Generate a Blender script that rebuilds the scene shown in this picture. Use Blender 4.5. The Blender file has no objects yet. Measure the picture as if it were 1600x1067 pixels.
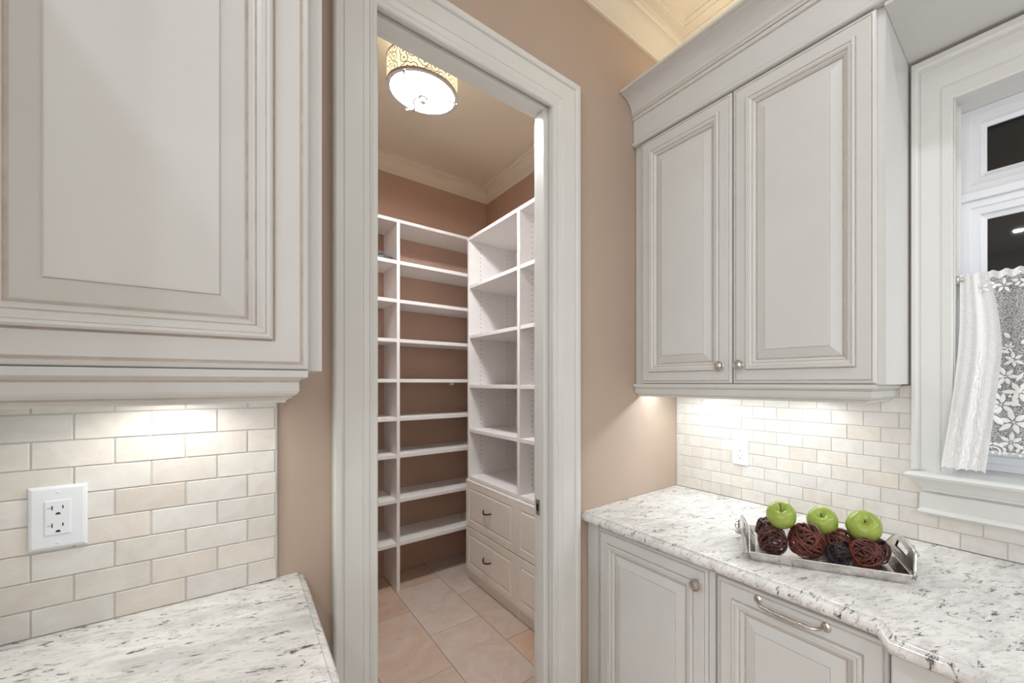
import bpy, bmesh, math, random
from mathutils import Vector, Matrix
R = random.Random(7)
S = bpy.context.scene
COL = S.collection

# ------------------------------------------------------------------ camera, world, lights, exposure
H = 1.41                                   # camera height; "rel" heights below are measured from it
YAW = 0.7233430498642118
cam = bpy.data.cameras.new('camera'); co = bpy.data.objects.new('camera', cam); COL.objects.link(co)
co.location = (0, 0, H); co.rotation_euler = (math.pi/2, 0, -YAW)
cam.sensor_width = 36; cam.lens = 625.154/1600*36
cam.shift_x = -(914.011-800)/1600; cam.shift_y = (598-533.5)/1600
cam.clip_start = 0.02
S.camera = co
W = bpy.data.worlds.new('world'); S.world = W; W.use_nodes = True
W.node_tree.nodes['Background'].inputs[0].default_value = (.010, .011, .014, 1)
W.node_tree.nodes['Background'].inputs[1].default_value = 0.4
S.view_settings.view_transform = 'Standard'; S.view_settings.look = 'None'
S.view_settings.exposure = 0.05; S.view_settings.gamma = 1; S.view_settings.use_curve_mapping = False
S.cycles.use_denoising = True
S.cycles.max_bounces = 10; S.cycles.diffuse_bounces = 6; S.cycles.glossy_bounces = 4
S.cycles.transparent_max_bounces = 12; S.cycles.sample_clamp_indirect = 4

def area(name, loc, size, power, color=(1, .97, .93), shape='DISK', spread=math.pi):
    l = bpy.data.lights.new(name, 'AREA'); l.shape = shape; l.size = size; l.energy = power; l.color = color
    l.spread = spread
    o = bpy.data.objects.new(name, l); COL.objects.link(o); o.location = loc
    return o
CANS = [(-2.7, .14), (-.90, .37), (.75, .05), (-2.7, -1.5), (-.9, -1.5), (.75, -1.5), (-2.7, -3.2), (-.9, -3.2), (.75, -3.2)]  # front row follows a reflection and a shadow; rows behind added for general light
CAN_W = 9
for cx, cy in CANS:
    area('can_lamp', (cx, cy, 3.064), .085, CAN_W*(.35 if (cx, cy) == (.75, .05) else .75 if (cx, cy) == (-.90, .37) else 1), (.90, 1, 1.10))
def fill_point(loc, power, r=.12, color=(.92, 1, 1.10)):
    l = bpy.data.lights.new('fill_lamp', 'POINT'); l.energy = power; l.color = color; l.shadow_soft_size = r
    o = bpy.data.objects.new('fill_lamp', l); COL.objects.link(o); o.location = loc
for px_, py_, pw_ in ((-2.6, -.5, 41), (-2.6, -1.8, 41), (1.54, -.66, 6.5)): fill_point((px_, py_, 1.72), pw_)  # added out-of-view fill lamps without fixtures, for the general light
def bar(name, loc, sx, sy, power, color, up=False):
    l = bpy.data.lights.new(name, 'AREA'); l.shape = 'RECTANGLE'; l.size = sx; l.size_y = sy; l.energy = power; l.color = color
    o = bpy.data.objects.new(name, l); COL.objects.link(o); o.location = loc
    if up: o.rotation_euler = (math.pi, 0, 0)
    return o
bar('over_cabinet_lamp', (1.55, .45, 2.715), .06, 1.3, 2.2, (1, .86, .66), True)
bar('under_cabinet_fill', (1.49, .87, 1.392), .03, .66, 2.3, (.90, 1, 1.04))  # added strip that evens out the puck light on tile and wall
bar('under_cabinet_fill', (-.08, 1.03, 1.405), 0.36, .03, .62, (.92, 1, 1.03))  # added strip that brightens the left backsplash
def puck(loc, power):
    l = bpy.data.lights.new('puck_lamp', 'SPOT'); l.energy = power; l.color = (1, .97, .90)
    l.spot_size = math.radians(150); l.spot_blend = .7; l.shadow_soft_size = .022
    o = bpy.data.objects.new('puck_lamp', l); COL.objects.link(o); o.location = loc
    return o

# ------------------------------------------------------------------ materials
def mat(name):
    m = bpy.data.materials.new(name); m.use_nodes = True
    return m, m.node_tree, m.node_tree.nodes['Principled BSDF']
def N(nt, typ, **kw):
    n = nt.nodes.new(typ)
    for k, v in kw.items():
        if k in n.inputs: n.inputs[k].default_value = v
        else: setattr(n, k, v)
    return n
def L(nt, a, b): nt.links.new(a, b)
def ramp(nt, fac, stops, interp='LINEAR'):
    r = nt.nodes.new('ShaderNodeValToRGB'); r.color_ramp.interpolation = interp
    els = r.color_ramp.elements
    while len(els) < len(stops): els.new(.5)
    for e, (p, c) in zip(els, stops):
        e.position = p; e.color = (*c, 1) if len(c) == 3 else c
    if fac is not None: L(nt, fac, r.inputs[0])
    return r
def mix(nt, f, a, b, mode='MIX'):
    n = nt.nodes.new('ShaderNodeMix'); n.data_type = 'RGBA'; n.blend_type = mode
    for sock, v in ((n.inputs[0], f), (n.inputs[6], a), (n.inputs[7], b)):
        if hasattr(v, 'is_output'): L(nt, v, sock)
        elif isinstance(v, (int, float)): sock.default_value = v
        else: sock.default_value = (*v, 1)
    return n.outputs[2]
def objco(nt, scale=(1, 1, 1), rot=(0, 0, 0)):
    t = N(nt, 'ShaderNodeTexCoord'); m = N(nt, 'ShaderNodeMapping')
    m.inputs['Scale'].default_value = scale; m.inputs['Rotation'].default_value = rot
    L(nt, t.outputs['Object'], m.inputs[0]); return m.outputs[0]
def noise(nt, vec, scale, detail=4, rough=.55, dist=0):
    n = N(nt, 'ShaderNodeTexNoise', Scale=scale, Detail=detail, Roughness=rough, Distortion=dist)
    if vec is not None: L(nt, vec, n.inputs[0])
    return n.outputs[0]
def bump(nt, h, strength, dist, bsdf):
    b = N(nt, 'ShaderNodeBump', Strength=strength, Distance=dist); L(nt, h, b.inputs['Height']); L(nt, b.outputs[0], bsdf.inputs['Normal'])

def simple(name, col, rough=.5, metal=0, var=0, vscale=30, bstr=0, spec=None):
    m, nt, b = mat(name)
    b.inputs['Roughness'].default_value = rough; b.inputs['Metallic'].default_value = metal
    v = objco(nt)
    n = noise(nt, v, vscale)
    k = .5*var
    r = ramp(nt, n, [(.3, tuple(c*(1-k) for c in col)), (.7, tuple(min(1, c*(1+k)) for c in col))])
    L(nt, r.outputs[0], b.inputs['Base Color'])
    if bstr: bump(nt, noise(nt, v, vscale*8), bstr, .002, b)
    if spec is not None: b.inputs['Specular IOR Level'].default_value = spec
    return m
M_cab = simple('cabinet_paint', (.645, .648, .628), .38, 0, .05, 6)
M_glaze = simple('umber_glaze', (.50, .435, .375), .5, 0, .25, 40)
M_trim = simple('trim_paint', (.712, .715, .69), .35, 0, .03, 5)
M_wall = simple('wall_paint', (.475, .37, .295), .7, 0, .05, 3, .12)
M_pwall = simple('wall_paint_redder', (.49, .325, .245), .7, 0, .05, 3, .12)  # same wall paint, with the pantry's redder light put into the colour
M_ceil = simple('ceiling_paint', (.78, .72, .60), .7, 0, .03, 3)
M_far = simple('far_wall_paint', (.72, .70, .68), .8, 0, .03, 3)
M_mel = simple('white_melamine', (.83, .81, .79), .45, 0, .04, 20)
M_melb = simple('drawer_foil', (.82, .77, .70), .42, 0, .03, 14)
M_nickel = simple('brushed_nickel', (.62, .58, .54), .28, 1, .1, 60)
M_dark = simple('bronze_metal', (.10, .075, .06), .4, .8, .2, 60)
M_plastic = simple('white_plastic', (.78, .80, .83), .3, 0, .01, 10)
M_slot = simple('dark_slot', (.015, .014, .013), .6, 0, .1, 50)
M_grout = simple('grout', (.60, .585, .57), .9, 0, .1, 200)
M_fgrout = simple('floor_grout', (.36, .28, .22), .9, 0, .1, 200)
M_chrome = simple('rod_steel', (.70, .70, .70), .2, 1, .05, 60)

def tile_mat(name, ca, cb, cpit, rough, sc, rnd=.10):
    m, nt, b = mat(name)
    oi = N(nt, 'ShaderNodeObjectInfo')
    geo = N(nt, 'ShaderNodeNewGeometry')
    add = N(nt, 'ShaderNodeVectorMath', operation='MULTIPLY_ADD')
    comb = N(nt, 'ShaderNodeCombineXYZ')
    for i in range(3): L(nt, oi.outputs['Random'], comb.inputs[i])
    L(nt, comb.outputs[0], add.inputs[0]); add.inputs[1].default_value = (7, 13, 11); L(nt, geo.outputs['Position'], add.inputs[2])
    v = add.outputs[0]
    n1 = noise(nt, v, sc, 6, .6, 1.2)
    n2 = noise(nt, v, sc*5, 5, .65, .4)
    c = ramp(nt, n1, [(.32, ca), (.68, cb)]).outputs[0]
    pits = ramp(nt, n2, [(.60, (0, 0, 0)), (.74, (1, 1, 1))]).outputs[0]
    pf = N(nt, 'ShaderNodeMath', operation='MULTIPLY'); L(nt, pits, pf.inputs[0]); pf.inputs[1].default_value = .6
    c = mix(nt, pf.outputs[0], c, cpit)
    hsv = N(nt, 'ShaderNodeHueSaturation')
    mr = N(nt, 'ShaderNodeMapRange'); L(nt, oi.outputs['Random'], mr.inputs[0]); mr.inputs[3].default_value = 1-rnd; mr.inputs[4].default_value = 1+rnd
    L(nt, mr.outputs[0], hsv.inputs['Value'])
    wn = N(nt, 'ShaderNodeTexWhiteNoise', noise_dimensions='1D'); L(nt, oi.outputs['Random'], wn.inputs['W'])
    mr2 = N(nt, 'ShaderNodeMapRange'); L(nt, wn.outputs['Value'], mr2.inputs[0]); mr2.inputs[3].default_value = .65; mr2.inputs[4].default_value = 1.3
    L(nt, mr2.outputs[0], hsv.inputs['Saturation'])
    L(nt, c, hsv.inputs['Color']); L(nt, hsv.outputs[0], b.inputs['Base Color'])
    b.inputs['Roughness'].default_value = rough
    bump(nt, n2, .12, .002, b)
    return m
M_tile = tile_mat('travertine', (.665, .615, .56), (.74, .70, .655), (.66, .57, .47), .45, 18, .05)
M_ftile = tile_mat('floor_travertine', (.50, .37, .29), (.60, .48, .39), (.40, .25, .18), .35, 6, .06)

def granite():
    m, nt, b = mat('white_granite')
    v = objco(nt, (1, 1, 1), (0, 0, math.radians(24)))
    mp = N(nt, 'ShaderNodeMapping'); mp.inputs['Scale'].default_value = (1, 2.6, 1.6); L(nt, v, mp.inputs[0])
    w = mp.outputs[0]
    warp = N(nt, 'ShaderNodeVectorMath', operation='MULTIPLY_ADD')
    nv = N(nt, 'ShaderNodeTexNoise', Scale=9, Detail=3); L(nt, w, nv.inputs[0])
    L(nt, nv.outputs['Color'], warp.inputs[0]); warp.inputs[1].default_value = (.06, .06, .06); L(nt, w, warp.inputs[2])
    w2 = warp.outputs[0]
    n1 = noise(nt, w2, 7, 6, .6, .6)
    n2 = noise(nt, w2, 26, 8, .68, .5)
    n3 = noise(nt, w2, 60, 6, .7, .3)
    n4 = noise(nt, w2, 17, 7, .62, 1.2)
    base = ramp(nt, n1, [(.32, (.58, .57, .56)), (.5, (.74, .725, .70)), (.68, (.82, .81, .78))]).outputs[0]
    veil = ramp(nt, n2, [(.49, (0, 0, 0)), (.64, (1, 1, 1))]).outputs[0]
    vf = N(nt, 'ShaderNodeMath', operation='MULTIPLY'); L(nt, veil, vf.inputs[0]); vf.inputs[1].default_value = .72
    c = mix(nt, vf.outputs[0], base, (.50, .47, .44))
    sp = ramp(nt, n4, [(.58, (0, 0, 0)), (.615, (1, 1, 1))]).outputs[0]
    sp2 = ramp(nt, n3, [(.44, (0, 0, 0)), (.56, (1, 1, 1))]).outputs[0]
    dm = N(nt, 'ShaderNodeMath', operation='MULTIPLY'); L(nt, sp, dm.inputs[0]); L(nt, sp2, dm.inputs[1])
    c = mix(nt, dm.outputs[0], c, (.075, .058, .05))
    sp3 = ramp(nt, n3, [(.575, (0, 0, 0)), (.66, (1, 1, 1))]).outputs[0]
    d3 = N(nt, 'ShaderNodeMath', operation='MULTIPLY'); L(nt, sp3, d3.inputs[0]); d3.inputs[1].default_value = .55
    c = mix(nt, d3.outputs[0], c, (.27, .235, .22))
    L(nt, c, b.inputs['Base Color']); b.inputs['Roughness'].default_value = .16
    return m
M_gran = granite()

def glass_mat():
    m, nt, b = mat('window_glass')
    b.inputs['Base Color'].default_value = (.02, .022, .026, 1); b.inputs['Roughness'].default_value = .02
    b.inputs['Transmission Weight'].default_value = .6; b.inputs['IOR'].default_value = 1.5
    n = noise(nt, objco(nt), 3); bump(nt, n, .03, .003, b)
    return m
M_glass = glass_mat()
M_night = simple('night_garden', (.018, .019, .022), .9, 0, .5, 2)

def emit(name, col, strength, pattern=False):
    m, nt, b = mat(name)
    b.inputs['Base Color'].default_value = (*col, 1); b.inputs['Roughness'].default_value = .6
    b.inputs['Emission Strength'].default_value = strength
    if pattern:
        t = N(nt, 'ShaderNodeTexCoord')
        vo = N(nt, 'ShaderNodeTexVoronoi', Scale=1); vo.voronoi_dimensions = '2D'
        mp = N(nt, 'ShaderNodeMapping'); mp.inputs['Scale'].default_value = (26, 2.6, 1)
        L(nt, t.outputs['UV'], mp.inputs[0]); L(nt, mp.outputs[0], vo.inputs['Vector'])
        mul = N(nt, 'ShaderNodeMath', operation='MULTIPLY'); L(nt, vo.outputs['Distance'], mul.inputs[0]); mul.inputs[1].default_value = 17
        sn = N(nt, 'ShaderNodeMath', operation='SINE'); L(nt, mul.outputs[0], sn.inputs[0])
        r = ramp(nt, sn.outputs[0], [(.02, col), (.42, col), (.72, (.17, .125, .06))])
        L(nt, r.outputs[0], b.inputs['Base Color']); L(nt, r.outputs[0], b.inputs['Emission Color'])
    else:
        n = noise(nt, objco(nt), 8)
        r = ramp(nt, n, [(0, tuple(c*.97 for c in col)), (1, col)]); L(nt, r.outputs[0], b.inputs['Emission Color'])
    return m
M_diff = emit('lit_diffuser', (.96, .95, .97), 142)
M_shade = emit('lit_damask_shade', (1, .91, .60), 1.0, True)
M_lens = emit('lit_lens', (1, .97, .92), 12)

def apple_mat():
    m, nt, b = mat('green_apple_skin')
    v = objco(nt)
    n = noise(nt, v, 22, 3)
    sp = N(nt, 'ShaderNodeTexVoronoi', Scale=260); L(nt, v, sp.inputs['Vector'])
    c = ramp(nt, n, [(.3, (.27, .36, .052)), (.7, (.37, .45, .095))]).outputs[0]
    d = ramp(nt, sp.outputs['Distance'], [(.05, (1, 1, 1)), (.16, (0, 0, 0))]).outputs[0]
    f = N(nt, 'ShaderNodeMath', operation='MULTIPLY'); L(nt, d, f.inputs[0]); f.inputs[1].default_value = .25
    c = mix(nt, f.outputs[0], c, (.62, .70, .35))
    L(nt, c, b.inputs['Base Color']); b.inputs['Roughness'].default_value = .22
    return m
M_apple = apple_mat()
M_stem = simple('apple_stem', (.07, .04, .02), .7, 0, .3, 200)
def twig_mat(name, ca, cb, rough=.45):
    m, nt, b = mat(name)
    n = noise(nt, objco(nt), 25, 4)
    oi = N(nt, 'ShaderNodeObjectInfo')
    c = ramp(nt, n, [(.35, ca), (.65, cb)])
    L(nt, c.outputs[0], b.inputs['Base Color']); b.inputs['Roughness'].default_value = rough
    return m
M_twig = twig_mat('red_brown_vine', (.055, .014, .011), (.22, .055, .040))
M_twigd = twig_mat('dark_vine', (.042, .016, .015), (.13, .042, .034))
M_twigb = twig_mat('black_vine', (.014, .009, .009), (.06, .045, .045), .3)
def pewter():
    m, nt, b = mat('cast_aluminium')
    v = objco(nt)
    n = noise(nt, v, 28, 5, .6)
    r = ramp(nt, n, [(.3, (.50, .475, .45)), (.7, (.82, .81, .79))]); L(nt, r.outputs[0], b.inputs['Base Color'])
    b.inputs['Metallic'].default_value = 1
    rr = ramp(nt, n, [(.3, (.42,)*3), (.7, (.2,)*3)]); L(nt, rr.outputs[0], b.inputs['Roughness'])
    bump(nt, noise(nt, v, 90, 3), .15, .002, b)
    return m
M_pewter = pewter()
def sheer(name, alpha, weave=900, dv=.22):
    m, nt, b = mat(name)
    v = objco(nt)
    b.inputs['Base Color'].default_value = (.86, .86, .86, 1); b.inputs['Roughness'].default_value = .8
    n = noise(nt, v, weave*.35, 2, .5)
    r = ramp(nt, n, [(.40, (alpha-dv,)*3), (.60, (min(1, alpha+dv),)*3)])
    L(nt, r.outputs[0], b.inputs['Alpha'])
    tr = N(nt, 'ShaderNodeBsdfTranslucent'); tr.inputs[0].default_value = (.8, .8, .8, 1)
    return m
M_net = sheer('lace_net', .42)
M_net2 = sheer('lace_net_doubled', .86, 900, .07)
M_lace = simple('lace_thread', (.88, .88, .86), .85, 0, .04, 120)
M_bag = None

# ------------------------------------------------------------------ mesh helpers
class MB:
    def __init__(s): s.v = []; s.f = []; s.m = []; s.sm = []
    def quad(s, pts, m=0, sm=False):
        b = len(s.v); s.v += [tuple(p) for p in pts]; s.f.append(tuple(range(b, b+len(pts)))); s.m.append(m); s.sm.append(sm)
    def box(s, x0, x1, y0, y1, z0, z1, m=0, T=None):
        P = [(x, y, z) for x in (x0, x1) for y in (y0, y1) for z in (z0, z1)]
        if T: P = [T(p) for p in P]
        b = len(s.v); s.v += P
        for f in ((0, 1, 3, 2), (4, 6, 7, 5), (0, 4, 5, 1), (2, 3, 7, 6), (0, 2, 6, 4), (1, 5, 7, 3)):
            s.f.append(tuple(b+i for i in f)); s.m.append(m); s.sm.append(False)
        return s
    def cbox(s, x0, x1, y0, y1, z0, z1, c, m=0, T=None):
        """box with chamfered edges (all twelve)"""
        bm = bmesh.new(); bmesh.ops.create_cube(bm, size=1)
        for v in bm.verts: v.co = Vector(((x0+x1)/2+v.co.x*(x1-x0), (y0+y1)/2+v.co.y*(y1-y0), (z0+z1)/2+v.co.z*(z1-z0)))
        bmesh.ops.bevel(bm, geom=bm.edges[:], offset=c, segments=1, affect='EDGES')
        s.add(bm, m, T); bm.free(); return s
    def add(s, bm, m=0, T=None, sm=False):
        bm.verts.index_update(); b = len(s.v)
        s.v += [T(tuple(v.co)) if T else tuple(v.co) for v in bm.verts]
        for f in bm.faces: s.f.append(tuple(b+v.index for v in f.verts)); s.m.append(m); s.sm.append(sm)
    def grid(s, rows, m=0, closed=False, sm=True, caps=False):
        """rows of equal-length point lists joined into a skin"""
        b = len(s.v); n = len(rows[0])
        for r in rows: s.v += [tuple(p) for p in r]
        for i in range(len(rows)-1):
            for j in range(n if closed else n-1):
                k = (j+1) % n
                s.f.append((b+i*n+j, b+i*n+k, b+(i+1)*n+k, b+(i+1)*n+j)); s.m.append(m); s.sm.append(sm)
        if caps:
            s.f.append(tuple(b+j for j in range(n))); s.m.append(m); s.sm.append(False)
            s.f.append(tuple(b+(len(rows)-1)*n+j for j in reversed(range(n)))); s.m.append(m); s.sm.append(False)
        return s
    def tube(s, pts, r, sides=8, m=0, closed=False):
        pts = [Vector(p) for p in pts]; n = len(pts); rows = []
        rad = r if isinstance(r, (list, tuple)) else [r]*n
        up = None
        for i, p in enumerate(pts):
            if closed: t = pts[(i+1) % n]-pts[i-1]
            else: t = pts[min(i+1, n-1)]-pts[max(i-1, 0)]
            t.normalize()
            if up is None:
                a = Vector((0, 0, 1)) if abs(t.z) < .9 else Vector((1, 0, 0))
                up = (a-t*a.dot(t)).normalized()
            else:
                up = (up-t*up.dot(t))
                up = up.normalized() if up.length > 1e-6 else t.orthogonal().normalized()
            q = t.cross(up)
            rows.append([p+(up*math.cos(2*math.pi*k/sides)+q*math.sin(2*math.pi*k/sides))*rad[i] for k in range(sides)])
        if closed: rows.append(rows[0])
        return s.grid(rows, m, True, True, not closed)
    def lathe(s, prof, origin, axis, seg=20, m=0):
        """prof: (radius, distance along the axis)"""
        o = Vector(origin); a = Vector(axis).normalized(); u = a.orthogonal().normalized(); w = a.cross(u)
        rows = [[o+a*h+(u*math.cos(2*math.pi*k/seg)+w*math.sin(2*math.pi*k/seg))*max(r, 1e-5) for k in range(seg)] for r, h in prof]
        return s.grid(rows, m, True, True)
    def prism(s, prof, P, t0, t1, m=0, m0=0, m1=0, gl=(), caps=True):
        """profile (p,q) swept from t0 to t1 through P(p,q,t); m0/m1 shear the ends by p for mitres; gl = glazed segments"""
        a = [P(p, q, t0+m0*p) for p, q in prof]; b_ = [P(p, q, t1+m1*p) for p, q in prof]
        n = len(prof); b = len(s.v); s.v += [tuple(x) for x in a+b_]
        for i in range(n):
            k = (i+1) % n
            s.f.append((b+i, b+k, b+n+k, b+n+i)); s.m.append(1 if i in gl else m); s.sm.append(False)
        if caps:
            s.f.append(tuple(b+i for i in range(n))); s.m.append(m); s.sm.append(False)
            s.f.append(tuple(b+n+i for i in reversed(range(n)))); s.m.append(m); s.sm.append(False)
        return s
    def rings(s, w, h, prof, P, fill=True, back=False):
        """concentric mitred rectangles on a w x h face: prof = (inset, height, 'g' for glazed)"""
        rs = []
        for it in prof:
            d, n = it[0], it[1]
            b = len(s.v)
            s.v += [tuple(P(a, c, n)) for a, c in ((d, d), (w-d, d), (w-d, h-d), (d, h-d))]
            rs.append(b)
        for i in range(len(rs)-1):
            g = len(prof[i+1]) > 2
            for k in range(4):
                j = (k+1) % 4
                s.f.append((rs[i]+k, rs[i]+j, rs[i+1]+j, rs[i+1]+k)); s.m.append(1 if g else 0); s.sm.append(False)
        if fill: s.f.append(tuple(rs[-1]+k for k in range(4))); s.m.append(0); s.sm.append(False)
        if back: s.f.append(tuple(rs[0]+k for k in (3, 2, 1, 0))); s.m.append(0); s.sm.append(False)
        return s
    def build(s, name, mats, parent=None, loc=None, smooth_angle=None):
        me = bpy.data.meshes.new(name); me.from_pydata(s.v, [], s.f)
        for m in (mats if isinstance(mats, (list, tuple)) else [mats]): me.materials.append(m)
        me.polygons.foreach_set('material_index', s.m); me.polygons.foreach_set('use_smooth', s.sm)
        bm = bmesh.new(); bm.from_mesh(me); bmesh.ops.recalc_face_normals(bm, faces=bm.faces[:]); bm.to_mesh(me); bm.free()
        if any(s.sm): me.set_sharp_from_angle(angle=math.radians(42))
        me.update()
        o = bpy.data.objects.new(name, me); COL.objects.link(o)
        if parent: o.parent = parent
        if loc: o.location = loc
        return o
def tag(o, label=None, cat=None, group=None, kind=None):
    if label: o['label'] = label
    if cat: o['category'] = cat
    if group: o['group'] = group
    if kind: o['kind'] = kind
    return o
def thing(name, label, cat, loc=(0, 0, 0), rz=0, group=None):
    o = bpy.data.objects.new(name, None); COL.objects.link(o); o.location = loc; o.rotation_euler = (0, 0, rz)
    o.empty_display_size = .1
    return tag(o, label, cat, group)
def inst(src, name, parent, loc=(0, 0, 0), rot=None, scale=None):
    c = src.copy(); c.name = name; COL.objects.link(c); c.parent = parent; c.location = loc
    if rot: c.rotation_euler = rot
    if scale: c.scale = scale
    return c
def Z(rel): return rel+H

# frame of the (slightly skewed) stretch of back wall behind the left counter
DEL = math.radians(2.4); OX, OY = .1913, 1.222
def TL(p):
    c, s = math.cos(DEL), math.sin(DEL)
    return (OX+p[0]*c+p[1]*s, OY-p[0]*s+p[1]*c, p[2])
LROT = -DEL
XW, YW = 1.710, 1.222                     # right wall face, back wall face
WT = 1.332                                # pantry side of the back wall
CEIL = 3.085; XL, YF = -3.7, -4.2

# ------------------------------------------------------------------ room shell
w = MB()
OPX0, OPX1, OPZ = .290, .926, 2.474
w.box(OPX1, XW+.2, YW, WT, 0, CEIL); w.box(OX, OPX0, YW, WT, 0, CEIL); w.box(OPX0, OPX1, YW, WT, OPZ, CEIL)
w.box(-4.0, .003, 0, .11, 0, CEIL, T=TL)
tag(w.build('wall_back', M_wall), kind='structure')
WY0, WY1, WZ0, WZ1 = -.96, .176, 1.118, 2.330    # window opening
w = MB()
w.box(XW, XW+.2, WY1, YW, 0, CEIL); w.box(XW, XW+.2, YF, WY0, 0, CEIL); w.box(XW, XW+.2, WY0, WY1, 0, WZ0); w.box(XW, XW+.2, WY0, WY1, WZ1, CEIL)
tag(w.build('wall_right', M_wall), kind='structure')
w = MB().box(XL-.1, XL, YF, 1.5, 0, CEIL); tag(w.build('wall_left', M_far), kind='structure')
w = MB().box(XL-.1, XW+.2, YF-.1, YF, 0, CEIL); tag(w.build('wall_front', M_far), kind='structure')
w = MB().box(XL-.1, XW+.2, YF-.1, WT, CEIL, CEIL+.1); ceiling = tag(w.build('ceiling', M_ceil), kind='structure')
# flat border strips round the coffer
w = MB(); w.box(XL, XW, 1.096, YW, 3.068, CEIL); w.box(XW-.126, XW, YF, 1.096, 3.068, CEIL)
w.box(XL, XW-.126, 1.075, 1.096, 3.075, CEIL); w.box(XW-.147, XW-.126, YF, 1.075, 3.075, CEIL)
w.build('border_strip', M_ceil, ceiling)
w = MB().box(XL-.1, XW+.2, YF-.1, 3.4, -.06, 0); floor = tag(w.build('floor', M_fgrout), kind='structure')
# pantry shell
PX0, PX1, PY1 = -.34, 1.664, 3.17
w = MB().box(PX0-.1, PX1+.1, PY1, PY1+.1, 0, CEIL); tag(w.build('wall_pantry_back', M_pwall), kind='structure')
w = MB().box(PX1, PX1+.1, WT, PY1, 0, CEIL); tag(w.build('wall_pantry_right', M_pwall), kind='structure')
w = MB().box(PX0-.1, PX0, WT+.02, PY1, 0, CEIL); tag(w.build('wall_pantry_left', M_pwall), kind='structure')
w = MB().box(PX0-.1, PX1+.1, WT, PY1+.1, 3.065, CEIL+.1); tag(w.build('ceiling_pantry', M_ceil), kind='structure')

# floor tiles in the pantry (running bond, 0.302 x 0.62)
ft = None
JX, JY, GX = .302, .632, .004
for i in range(-3, 3):
    x0 = .825+i*JX
    off = 1.925 if i % 2 else 1.600
    for j in range(-2, 3):
        y0 = off+j*JY
        ya, yb = max(y0+GX/2, 1.05), min(y0+JY-GX/2, PY1)
        xa, xb = x0+GX/2, min(x0+JX-GX/2, PX1)
        if yb-ya < .02 or xb-xa < .02: continue
        MB().cbox(xa-(xa+xb)/2, xb-(xa+xb)/2, ya-(ya+yb)/2, yb-(ya+yb)/2, -.008, .0028, .0016).build('tile', M_ftile, floor, ((xa+xb)/2, (ya+yb)/2, 0))

MB().box(XL, 1.69, YF, 1.045, -.008, .0028).build('kitchen_tile_field', M_ftile, floor)
# crown mouldings
def crown_prof(hh, pp):
    pts = [(0, 0), (.012, 0), (.014, .006), (.020, .012), (.020, .020)]
    for k in range(9):
        a = k/8*math.pi/2
        pts.append((.024+(pp-.038)*(1-math.cos(a)), .024+(hh-.046)*math.sin(a)))
    pts += [(pp-.010, hh-.018), (pp-.008, hh-.012), (pp, hh-.010), (pp, hh), (0, hh)]
    return pts
CP = crown_prof(.108, .086)
w = MB()
w.prism(CP, lambda p, q, t: (t, YW-p, 2.960+q), OX, XW, m1=-1)
w.prism(CP, lambda p, q, t: (XW-p, t, 2.960+q), YF, YW, m1=-1)
tag(w.build('trim_1', M_ceil), kind='structure')
w = MB()
w.prism(CP, lambda p, q, t: (t, PY1-p, 2.957+q), PX0, PX1, m0=1, m1=-1)
w.prism(CP, lambda p, q, t: (PX1-p, t, 2.957+q), WT, PY1, m0=1, m1=-1)
w.prism(CP, lambda p, q, t: (PX0+p, t, 2.957+q), WT+.02, PY1, m0=1, m1=-1)
tag(w.build('trim_2', M_ceil), kind='structure')

# doorway casing, jambs, stops  (trim_3)
t3 = tag(bpy.data.objects.new('trim_3', None), kind='structure'); COL.objects.link(t3)
CW = .127
cas = [(0, 0), (0, .012), (.004, .0155), (.014, .0165), (.016, .014), (.018, .014), (.020, .017), (.036, .019), (.038, .0175), (.040, .0175), (.042, .020),
       (.094, .0215), (.097, .019), (.100, .019), (.102, .026), (.106, .029), (.120, .029), (.1255, .025), (.127, .020), (.127, 0)]
IX1, IXL, IZ = .909, .2955, 2.4546
kL = (IXL-.1963)/CW
w = MB().prism(cas, lambda p, q, t: (IX1+p, YW-q, t), 0, IZ, m1=1); w.build('side_casing', M_trim, t3)
w = MB().prism([(p*kL, q) for p, q in cas], lambda p, q, t: (IXL-p, YW-q, t), 0, IZ, m1=1/kL); w.build('side_casing', M_trim, t3)
w = MB().prism(cas, lambda p, q, t: (t, YW-q, IZ+p), IXL, IX1, m1=1, m0=-kL); w.build('head_casing', M_trim, t3)
w = MB().box(.912, OPX1, 1.205, WT+.004, 0, OPZ); w.build('jamb', M_trim, t3)
w = MB().box(OPX0, .300, 1.205, WT+.004, 0, OPZ); w.build('jamb', M_trim, t3)
w = MB().box(.300, .912, 1.205, WT+.004, 2.4685, OPZ); w.build('head_jamb', M_trim, t3)
w = MB().cbox(.891, .9119, 1.245, 1.296, 0, 2.4514, .003)
w.build('door_stop', M_trim, t3)
w = MB().cbox(.300, .9119, 1.245, 1.290, 2.4515, 2.4684, .003); w.build('door_stop', M_trim, t3)
# pantry-side casing
w = MB()
for sx, s in ((.915, 1),): w.prism(cas, lambda p, q, t: (sx+s*p, WT+q, t), 0, IZ, m1=1)
w.prism(cas, lambda p, q, t: (t, WT+q, IZ+.024+p), .300, .915, m1=1)
w.build('rear_casing', M_trim, t3)
w = MB().cbox(.8885, .8912, 1.270, 1.2965, .898, .958, .0008); w.box(.8875, .8886, 1.279, 1.290, .914, .942, 1)
tag(w.build('strike_plate', [M_nickel, M_slot], t3), 'bronzed metal strike plate')

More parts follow.
